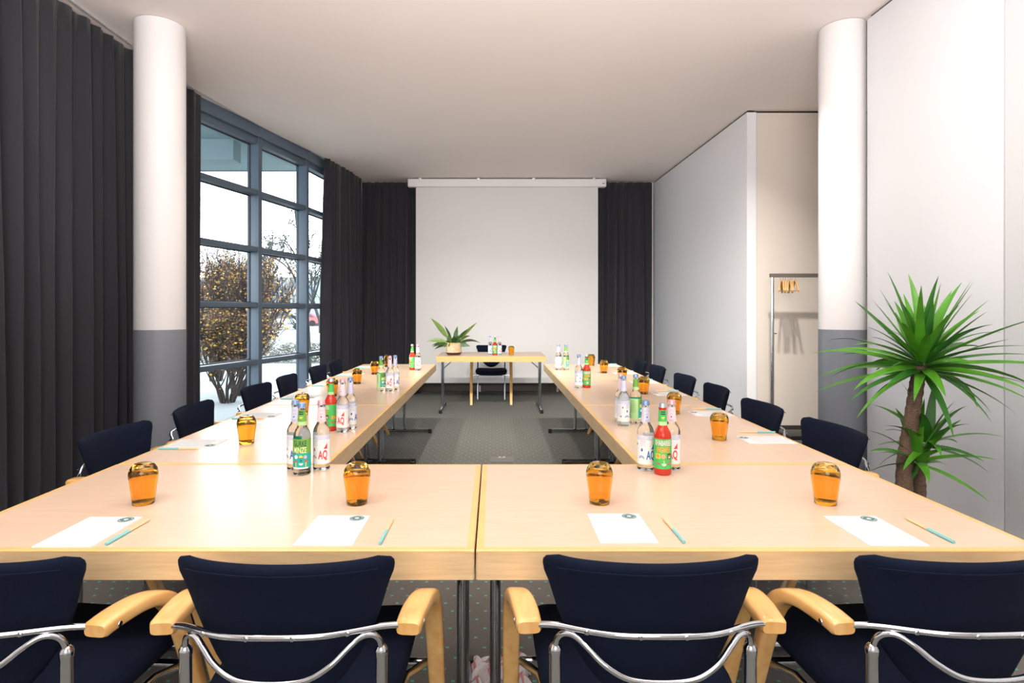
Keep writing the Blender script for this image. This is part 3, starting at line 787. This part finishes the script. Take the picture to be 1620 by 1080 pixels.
put_bottle('blue', .666, 2.98, 70, W1); put_bottle('red', .672, 3.075, 75, W1); put_bottle('gurke', .745, 3.05, 75, W1)
W1 = 'in the third cluster along the window side'
put_bottle('gurke', -.826, 4.27, 60, W1); put_bottle('red', -.762, 4.27, -12, W1); put_bottle('blue', -.738, 4.36, 40, W1)
W1 = 'in the third cluster along the partition side'
put_bottle('blue', .650, 4.44, 60, W1); put_bottle('rhabarber', .712, 4.45, 0, W1)
W1 = 'at the far end of the window side tables'
put_bottle('rhabarber', -.812, 5.80, -50, W1); put_bottle('red', -.752, 5.76, 0, W1)
W1 = 'at the far end of the partition side tables'
put_bottle('blue', .645, 5.80, 60, W1); put_bottle('gurke', .720, 5.80, 60, W1)
W1 = 'on the presenter table'
put_bottle('blue', -.045, 7.77, 0, W1); put_bottle('rhabarber', .017, 7.74, 0, W1); put_bottle('red', .078, 7.77, 0, W1)

# ---------------------------------------------------------------- leaves
def blade(mb, base, d0, L, w, droop, mi, nseg=10, fold=.25, twist=0, shape='sword', curl=0):
    """one leaf as a curved, folded strip with thickness"""
    d = Vector(d0).normalized(); p = Vector(base); side = d.cross(Vector((0,0,1)))
    if side.length < .05: side = Vector((1,0,0))
    side.normalize(); side = Matrix.Rotation(twist, 3, d) @ side
    v = []; f = []
    for i in range(nseg+1):
        t = i/nseg
        if shape == 'sword': ww = w*(.45+.55*min(1,t*4))*(1-t**2.2)**.9 if t < 1 else 0
        else:
            ww = w*(math.sin(PI*min(1,max(0,(t-.22)/.78))**.8)) if t > .22 else w*.07
            if t >= 1: ww = 0
        ww = max(ww, .0006)
        up = side.cross(d).normalized()
        a = p - side*ww + up*ww*fold; b_ = p; c = p + side*ww + up*ww*fold
        v += [a, b_, c]
        g = Vector((0,0,-1)); d = (d + g*droop/nseg*(.3+1.4*t) + side*curl/nseg).normalized()
        side = (side - d*side.dot(d)).normalized(); p = p + d*L/nseg
    for i in range(nseg):
        for k in (0,1):
            q = i*3+k; f.append((q, q+1, q+4, q+3))
    mb.add(v, f, mi)

# big yucca by the partition
rnd = random.Random(21)
yx, yy = 2.07, 2.88
t = thing('yucca_palm', 'tall potted yucca palm standing by the white partition on the right', 'potted plant', (yx, yy, 0))
m = MB(); m.lathe([(0,.01),(.10,0),(.12,.0),(.16,.30),(.172,.31),(.172,.33),(.155,.33),(.15,.29),(0,.285)], 40); pt = m.build('planter', mat('planter_grey', srgb(205,203,200), .5), t, smooth=40)
m = MB(); m.lathe([(.1495,.27),(.149,.295),(.08,.302),(0,.30)], 30); m.build('soil', mat('potting_soil', srgb(60,46,36), 1, noise=.5, nscale=80), pt)
def trunk(pts, r0, r1, seed):
    q = smooth_path(pts, 14); k = len(q)-1; rr = random.Random(seed)
    rs = [(r0+(r1-r0)*i/k)*(1+.05*math.sin(i*2.1)+rr.uniform(-.03,.03)) for i in range(k+1)]
    mb = MB(); mb.tube(q, rs, 16); return mb
trunk([(-.035,0,.28),(-.035,0,.55),(0,0,.80),(.03,0,1.00),(.048,0,1.075)], .040, .028, 1).build('trunk', M['bark'], t, smooth=180)
trunk([(.06,.02,.28),(.055,.02,.45),(.05,.02,.575)], .028, .026, 2).build('trunk', M['bark'], t, smooth=180)
m = MB(); cz = Vector((.05,0,1.10)); n = 84
for i in range(n):
    a = i*2.39996; e = 1.38 - 1.72*(i/n)**.95 + rnd.uniform(-.16,.16)       # elevation from upright to drooping
    L = (.405 + rnd.uniform(-.12,.08)) * (.9 if e > 1 else 1)
    d = Vector((math.cos(a)*math.cos(e), math.sin(a)*math.cos(e), math.sin(e)))
    base = cz + Vector((math.cos(a)*.02, math.sin(a)*.02, -.075+.10*(1-i/n)))
    blade(m, base, d, L, .0235, rnd.uniform(.15,.95)*(1 if e < .8 else .3), rnd.choice((0,0,1)), 9, .3, rnd.uniform(-.5,.5), curl=rnd.uniform(-.25,.25))
fo = m.build('leaf_crown', [M['leaf'], M['leaf2']], t, smooth=60)
m = MB()
for (c0, n, Ls, tilt) in ((Vector((.075,-.01,.66)), 20, .27, .3), (Vector((.0,-.045,.585)), 17, .26, .1)):
    for i in range(n):
        a = i*2.39996+.6; e = 1.35 - 1.7*(i/n); L = Ls + rnd.uniform(-.05,.05)
        d = Vector((math.cos(a)*math.cos(e), math.sin(a)*math.cos(e), math.sin(e)))
        blade(m, c0+Vector((0,0,.04*(1-i/n))), d, L, .024, rnd.uniform(.4,.9), rnd.choice((0,0,1)), 9, .25, rnd.uniform(-.4,.4))
m.tube([(.05,.02,.53),(.072,-.005,.6),(.075,-.01,.67)], .010, 8, 1); m.tube([(-.03,-.02,.50),(-.01,-.04,.55),(0,-.045,.6)], .009, 8, 1)
m.build('side_shoot', [M['leaf'], M['leaf2']], t, smooth=60)

# peace lily on the presenter table
t = thing('peace_lily', 'leafy green plant in a mottled gold and cream pot on the presenter table', 'potted plant', (-.535, 7.79, ZT))
mp = mat('mottled_gold_glaze', srgb(214,170,96), .3, noise=1, nscale=26, col2=srgb(206,200,188)); dk = mat('dark_glaze', srgb(74,44,36), .3)
m = MB(); m.lathe([(0,.0),(.082,0),(.100,.022),(.104,.032),(.104,.036),(.098,.163),(.092,.165),(.092,.155),(.09,.14),(0,.138)], 40, mi=[1,1,1,1,0,0,0,0,0]); m.build('pot', [mp, dk], t, smooth=40)
m = MB(); rnd = random.Random(5)
big = [((-.62,.1,.85),.44,.034,.25),((-.35,.0,.9),.27,.026,.3),((-.85,-.1,.45),.33,.026,.9),((-.9,.2,.25),.28,.022,.8),((.65,.0,.75),.40,.02,.25),((.5,-.1,.7),.27,.024,.3),((.8,-.2,.42),.34,.027,1.0),((.15,.1,.9),.24,.026,.2),((.55,.3,.6),.25,.02,.9),((-.7,-.2,.2),.26,.02,.9),((-.75,.1,.05),.24,.02,.8),((.6,-.1,.1),.2,.024,.6)]
for k in range(26):
    a = k*2.4; e = rnd.uniform(.2,1.2); big.append(((math.cos(a)*math.cos(e), math.sin(a)*math.cos(e), math.sin(e)), rnd.uniform(.10,.17), rnd.uniform(.018,.026), rnd.uniform(.6,1.5)))
for (d, L, w_, dr) in big:
    blade(m, (d[0]*.02, d[1]*.02, .13), d, L*1.08, w_*1.2, dr, rnd.choice((0,0,1)), 10, .2, rnd.choice((-1,1))*rnd.uniform(.55,1.35), shape='lily')
m.build('foliage', [M['lily'], M['lily2']], t, smooth=60)

# ---------------------------------------------------------------- coat rack and hangers
t = thing('coat_rack', 'chrome framed coat rack standing in the beige niche', 'coat rack', (2.684, 5.6, 0))
m = MB(); m.tube([(0,0,.06),(0,0,1.66)], .0145, 16); m.build('upright', M['chrome_dull'], t)
m = MB(); m.tube([(1.1,0,.06),(1.1,0,1.66)], .0145, 16); m.build('upright', M['chrome_dull'], t)
m = MB(); m.box(-.022, 1.12, -.018, .018, 1.660, 1.697, bev=.006); m.build('hanging_rail', M['rail'], t)
m = MB(); m.box(.09, 1.085, -.16, .16, .125, .165, bev=.01); m.tube([(0,-.0,.14),(1.1,0,.14)], .011, 10); m.build('bottom_shelf', M['black'], t)
for x in (0,1.1):
    m = MB(); m.box(x-.016, x+.016, -.22, .22, .03, .06, bev=.006); m.tube([(x,-.2,.0),(x,-.2,.04)], .018, 12); m.tube([(x,.2,.0),(x,.2,.04)], .018, 12); m.build('foot', M['black'], t)
m = MB(); m.tube([(.01,0,1.12),(.04,0,1.12)], .005, 8); m.build('adjusting_pin', M['black'], t)
def make_hanger():
    t = thing('coat_hanger', 'hanger', 'coat hanger')      # origin at the hook's top; shoulders along local y
    m = MB(); pts = []
    for s in range(-8,9):
        y = s/8*.195; pts.append((0, y, -.075 - .105*(abs(s)/8)**1.25))
    mb = MB(); loop_sweep(mb, pts, [.0075]*17, [.010]*17, n=10); 
    o = mb.build('shoulders', M['beech'], t, smooth=50)
    m = MB(); m.tube([(0,-.175,-.172),(0,.175,-.172)], .005, 8); m.build('trouser_bar', M['beech'], t)
    hk = [(0,0,-.07),(0,0,-.035),(0,.004,-.03),(0,.022,-.018),(0,.022,-.002),(0,.008,.010),(0,-.010,.008),(0,-.021,-.006)]
    hk = [(0,0,-.07),(0,0,-.052)] + [(0, .0225*math.sin(a), -.0215-.0*a - .0225*math.cos(a)) for a in [i*.35 for i in range(0,13)]]
    m = MB(); m.tube(hk, .0018, 8); m.build('hook', M['chrome'], t)
    return t
hg = make_hanger(); ordn = ['first','second','third','fourth','fifth','sixth','seventh']
for i in range(7):
    lb = 'wooden coat hanger, %s from the left on the coat rack' % ordn[i]
    loc = (2.684+.078+i*.0235, 5.6, 1.7015); rz = -rad((30,24,26,27,23,26,19)[i])
    if i == 0: hg.location = loc; hg.rotation_euler.z = rz; tag(hg, lb, 'coat hanger', 'hangers on the coat rack')
    else: dup(hg, loc, rz, lb, 'hangers on the coat rack')

# ---------------------------------------------------------------- small things on the floor
t = thing('floor_socket', 'square floor box lid in the carpet between the tables', 'floor socket', (.075, 5.22, 0))
m = MB(); m.box(-.105,.105,-.09,.10,.0005,.006, bev=.002); m.build('lid', mat('lid_carpet', srgb(112,110,106), .8), t)
m = MB(); m.box(-.03,.03,.045,.085,.006,.011, bev=.002); m.box(-.012,.012,.058,.072,.011,.0125,1); m.build('handle', [M['silver'], M['skirt']], t)

def towel():
    n = 36; v = []; f = []; rr = random.Random(4)
    ph = [rr.uniform(0,6.28) for _ in range(12)]
    for j in range(n+1):
        for i in range(n+1):
            u, w_ = i/n*2-1, j/n*2-1
            x = u*.115 + .012*math.sin(w_*7+ph[0]) + .008*math.sin(u*11+w_*5+ph[1]); y = w_*.095 + .012*math.sin(u*6+ph[2]) + .008*math.sin(w_*13-u*4+ph[3])
            h = abs(math.sin(u*4.2+w_*3.1+ph[4]+.8*math.sin(w_*4+ph[5])))*.035 + abs(math.sin(w_*6.3-u*3.7+ph[6]+math.sin(u*5+ph[7])))*.022
            h *= max(0, 1-max(abs(u),abs(w_))**5)
            v.append((x, y, .004+h))
    mi = []
    for j in range(n):
        for i in range(n):
            k = j*(n+1)+i; f.append((k,k+1,k+n+2,k+n+1))
            mi.append(1 if (i % 9 == 4 or j % 11 == 5) else 0)
    m = MB(); m.add(v, f, mi)
    o = m.build('tea_towel', [M['towel'], mat('towel_red_stripe', srgb(222,150,150), .95)], smooth=80, loc=(.015, 2.12, 0))
    md = o.modifiers.new('thick','SOLIDIFY'); md.thickness = .003
    return tag(o, 'crumpled white cloth with thin red stripes on the carpet under the table joint', 'cloth')
towel()

# ---------------------------------------------------------------- outdoors
GZ = -.25
m = MB(); m.add([(-160,5.9,GZ),(-3.2,5.9,GZ),(-3.2,9.8,GZ),(20,9.8,GZ),(20,200,GZ),(-160,200,GZ)], [(0,1,2,3,4,5)])
m.add([(-160,-20,GZ),(-3.4,-20,GZ),(-3.4,5.9,GZ),(-160,5.9,GZ)], [(0,1,2,3)])
struct(m.build('floor', mat('frosty_paving', srgb(128,134,138), .9, noise=.25, nscale=.6, col2=srgb(104,112,106)), smooth=0), 'pale wet paving outside the window')
M['soffit'] = mat('canopy_paint', srgb(120,140,146), .7)
t = thing('canopy', 'grey green canopy roof with a beam outside the window top', 'canopy', (-6,7.4,0))
cp = [(-6,-3.6),(2.75,-3.6),(2.85,-1.75),(3.12,-.8),(3.36,.2),(3.50,1.2),(3.55,1.55),(-6,1.55)]
m = MB(); m.add([(x,y,3.495) for x,y in cp]+[(x,y,3.8) for x,y in cp], [tuple(reversed(range(8))), tuple(range(8,16))]+[(i,(i+1)%8,8+(i+1)%8,8+i) for i in range(8)])
m.build('roof_slab', M['soffit'], t, smooth=0)
m = MB(); m.box(-4.5, 2.73, -.1, .12, 3.24, 3.495); m.build('beam', M['soffit'], t, smooth=0)
m = MB(); m.box(-6, 3.55, 1.55, 1.58, 3.485, 3.82); m.build('edge_flashing', M['frame'], t, smooth=0)

def tree(name, label, loc, h, r0, levels, seed, leafn, leafmats, barkm, spread=.5, up=.35, nsplit=3, stems=1, leafsize=.05, leafz=99, start=.25, leafdeep=2):
    rr = random.Random(seed); t = thing(name, label, 'shrub' if 'shrub' in name else 'tree', loc)
    mb = MB(); tips = []
    def grow(p, d, L, r, lev):
        pts = [p]; q = p.copy(); dd = d.copy(); n = 5
        for i in range(n):
            dd = (dd + Vector((rr.uniform(-1,1),rr.uniform(-1,1),rr.uniform(-.6,1)))*.16).normalized(); q = q + dd*L/n; pts.append(q.copy())
        mb.tube(pts, [r*(1-.42*i/n) for i in range(n+1)], 7 if lev < 2 else (5 if lev < 4 else 4), cap=False)
        if lev >= levels-leafdeep: tips.extend(pts[1:])
        if lev >= levels: return
        for k in range(nsplit + (1 if rr.random() < .4 else 0)):
            at_ = pts[n] if k == 0 else pts[rr.randint(2, n)]
            v = Vector((rr.uniform(-1,1),rr.uniform(-1,1),rr.uniform(-.3,.6)))
            nd = (dd*(1-spread) + v*spread + Vector((0,0,up))).normalized()
            grow(at_, nd, L*rr.uniform(.6,.82), r*rr.uniform(.5,.62), lev+1)
    for s in range(stems):
        a = 2*PI*s/stems
        d = Vector((math.cos(a)*.35*(stems>1), math.sin(a)*.35*(stems>1), 1)).normalized()
        grow(Vector((math.cos(a)*.1*(stems>1), math.sin(a)*.1*(stems>1), 0)), d, h*start*1.2, r0, 0)
    mb.build('branches', barkm, t, smooth=80)
    if leafn:
        lm = MB()
        tl = [q for q in tips if q.z < leafz] or tips
        for i in range(leafn):
            q = rr.choice(tl) + Vector((rr.gauss(0,.06),rr.gauss(0,.06),rr.gauss(0,.06)))
            R = Matrix.Rotation(rr.uniform(0,6.28),3,'Z') @ Matrix.Rotation(rr.uniform(0,3.14),3,'X'); s = leafsize*rr.uniform(.6,1.2)
            lm.add([q + R@Vector(c) for c in ((-s*.1,0,0),(s*.35,-s*.38,s*.05),(s,0,-.15*s),(s*.35,s*.38,s*.05))], [(0,1,2,3)], rr.randrange(len(leafmats)))
        lm.build('leaves', leafmats, t, smooth=0)
    return t
AU = [mat('leaf_yellow', srgb(186,150,50), .7), mat('leaf_ochre', srgb(150,100,46), .7), mat('leaf_rust', srgb(116,74,50), .7), mat('leaf_brown', srgb(92,68,58), .7), mat('leaf_straw', srgb(160,138,84), .7)]
tree('autumn_tree', 'multi-stemmed tree with yellow and brown autumn leaves close outside the window', (-4.8,11.0,GZ), 4.4, .042, 5, 12, 4200, AU, M['twig'], spread=.5, up=.36, nsplit=3, stems=10, leafsize=.052, leafz=2.7, start=.185, leafdeep=5)
tree('autumn_tree', 'brown leaved shrub tree behind the multi-stemmed autumn tree', (-6.3,13.2,GZ), 4.4, .035, 5, 31, 2400, AU[2:4]+AU[1:2], M['twig'], spread=.45, up=.34, nsplit=3, stems=7, leafsize=.06, leafz=2.6, start=.19, leafdeep=4)
tree('autumn_shrub', 'low shrub with yellow and rust leaves at the foot of the autumn trees', (-4.62,10.1,GZ), 2.7, .022, 5, 77, 3200, AU, M['twig'], spread=.55, up=.26, nsplit=3, stems=12, leafsize=.05, start=.19, leafdeep=5)
def bare_tree():
    t = thing('bare_tree', 'bare tree with mossy trunk seen through the second window bay', 'tree', (-4.8,15.0,GZ)); rr = random.Random(9); mb = MB()
    S = 15/920.
    def P(x, y, dy=0): return Vector(((x-487)*S, dy, 1.335-(y-492)*S-GZ))
    def limb(px, r0, r1, tw=9, dy=0.):
        pts = smooth_path([P(x, y, dy*i) for i, (x, y) in enumerate(px)], 4); n = len(pts)-1
        mb.tube(pts, [r0+(r1-r0)*i/n for i in range(n+1)], 7)
        for k in range(tw):
            q = pts[rr.randint(n//3, n)]; d = Vector((rr.uniform(-1,1), rr.uniform(-1,1), rr.uniform(-.4,1))).normalized(); L = rr.uniform(.15,.45)
            e = q+d*L; mb.tube([q, q+d*L*.5+Vector((0,0,.03)), e], [.010,.007,.004], 4)
            for _ in range(3):
                d2 = (d+Vector((rr.uniform(-1,1), rr.uniform(-1,1), rr.uniform(-.6,.8)))).normalized()*rr.uniform(.08,.22); f = q+d*L*rr.uniform(.4,1)
                mb.tube([f, f+d2], [.006,.003], 4)
    limb([(489,712),(488,600),(486,520),(481,460),(476,400),(470,355),(466,318)], .11, .014, 16)
    for px, r, dy in (([(483,482),(458,432),(437,402),(428,385)],.035,.25),([(482,462),(462,425),(442,408),(430,405)],.03,-.3),([(478,428),(458,396),(440,378),(431,366)],.03,.3),([(477,410),(484,392),(487,370)],.02,.2),
                      ([(472,366),(480,347),(486,334)],.016,-.2),([(471,362),(459,353),(448,350)],.014,.2),([(486,522),(470,500),(452,486),(438,470)],.035,-.3),([(487,560),(472,530),(450,512),(436,498)],.03,.3),([(480,445),(468,405),(456,382)],.02,-.2),([(486,500),(500,450),(505,400)],.04,.2)):
        limb(px, r, .006, 12, dy)
    mb.build('branches', M['twig2'], t, smooth=80)
bare_tree()
FR = mat('far_foliage', srgb(64,70,66), .9, noise=.3, nscale=1.5)
for i, (x, y, h, s) in enumerate(((-15,38,7,41),(-19,36,6.5,42),(-23,44,8,43),(-12.5,42,7,44))):
    tree('bare_tree', 'pale distant tree across the car park, %s' % ('straight behind the hedge','left of the parked cars','farthest to the left','rightmost of the far trees')[i], (x,y,GZ), h, .14, 4, s, 1500, [FR], mat('far_bark', srgb(50,52,54), .9), spread=.5, up=.3, nsplit=3, leafsize=.13, start=.3)
# clipped hedge
rr = random.Random(3); m = MB()
for i in range(5200):
    q = Vector((rr.uniform(-12.5,-4.5), 18+rr.uniform(-.4,.4), GZ+rr.uniform(0,.62)*(.9+.1*math.sin(i)))); d = Vector((rr.uniform(-1,1),rr.uniform(-1,1),rr.uniform(-.4,1))).normalized()*rr.uniform(.12,.3)
    s = Vector((-d.y,d.x,.2)).normalized()*.012
    m.add([q-s, q+s, q+d+s*.3, q+d-s*.3], [(0,1,2,3)], i % 2)
tag(m.build('hedge', [mat('hedge_twig', srgb(78,72,70), .9), mat('hedge_leaf', srgb(92,100,84), .9)], smooth=0), 'low leafless hedge along the edge of the car park', 'hedge', kind='stuff')
# parked cars
def car(x, y, rz, rgb, label):
    t = thing('parked_car', label, 'car', (x,y,GZ), rz, 'parked cars')
    pm = mat('car_paint', srgb(*rgb), .25, metal=.2, coat=.5); gm = M['framedark']
    side = [(-2.1,.25),(-2.15,.75),(-1.95,.88),(-1.1,.95),(-.55,1.40),(.9,1.44),(1.65,1.0),(2.05,.9),(2.12,.3)]
    m = MB(); n = len(side)
    v = [(a,-.82*(1 if z < 1 else .78),z) for a,z in side] + [(a,.82*(1 if z < 1 else .78),z) for a,z in side]
    m.add(v, [tuple(range(n)), tuple(reversed(range(n,2*n)))] + [(i,n+i,n+(i+1)%n,(i+1)%n) for i in range(n)])
    m.build('car_body', pm, t, smooth=30)
    for s in (-1,1):
        m = MB(); m.add([(-.95,s*.815,.97),(.05,s*.815,.97),(.05,s*.665,1.37),(-.5,s*.665,1.37)], [(0,1,2,3)]); m.add([(.1,s*.815,.97),(1.5,s*.815,.99),(.85,s*.665,1.38),(.1,s*.665,1.38)], [(0,1,2,3)]); m.build('side_window', gm, t, smooth=0)
        for wx in (-1.35,1.3):
            m = MB(); m.lathe([(0,0),(.2,0),(.32,.01),(.32,.2),(0,.2)], 20, M=Matrix.Translation((wx,s*.72,.32)) @ Matrix.Rotation(-s*PI/2,4,'X')); m.build('wheel', M['black'], t)
    m = MB(); m.add([(-1.12,-.70,.97),(-1.12,.70,.97),(-.58,.62,1.39),(-.58,-.62,1.39)], [(0,1,2,3)]); m.build('windscreen', gm, t, smooth=0)
car(-18.3,50,.4,(150,156,164),'silver grey parked car nearest to the hedge')
car(-22.5,52,.4,(90,98,116),'dark grey parked car left of the silver one')
car(-20.6,62,.2,(186,60,62),'red parked car farther back')
car(-25.5,56,.3,(196,200,206),'white parked car seen through the autumn tree')
# far building
t = thing('distant_building', 'pale low building beyond the car park', 'building', (-26,62,GZ))
m = MB(); m.box(-24,20,0,8,0,5.2); m.build('facade', mat('facade_pale', srgb(120,126,130), .8), t, smooth=0)
for i in range(14):
    m = MB(); m.box(-22+i*3,-20.2+i*3,-.05,.02,2.6,4.2); m.build('window', M['frame'], t, smooth=0)
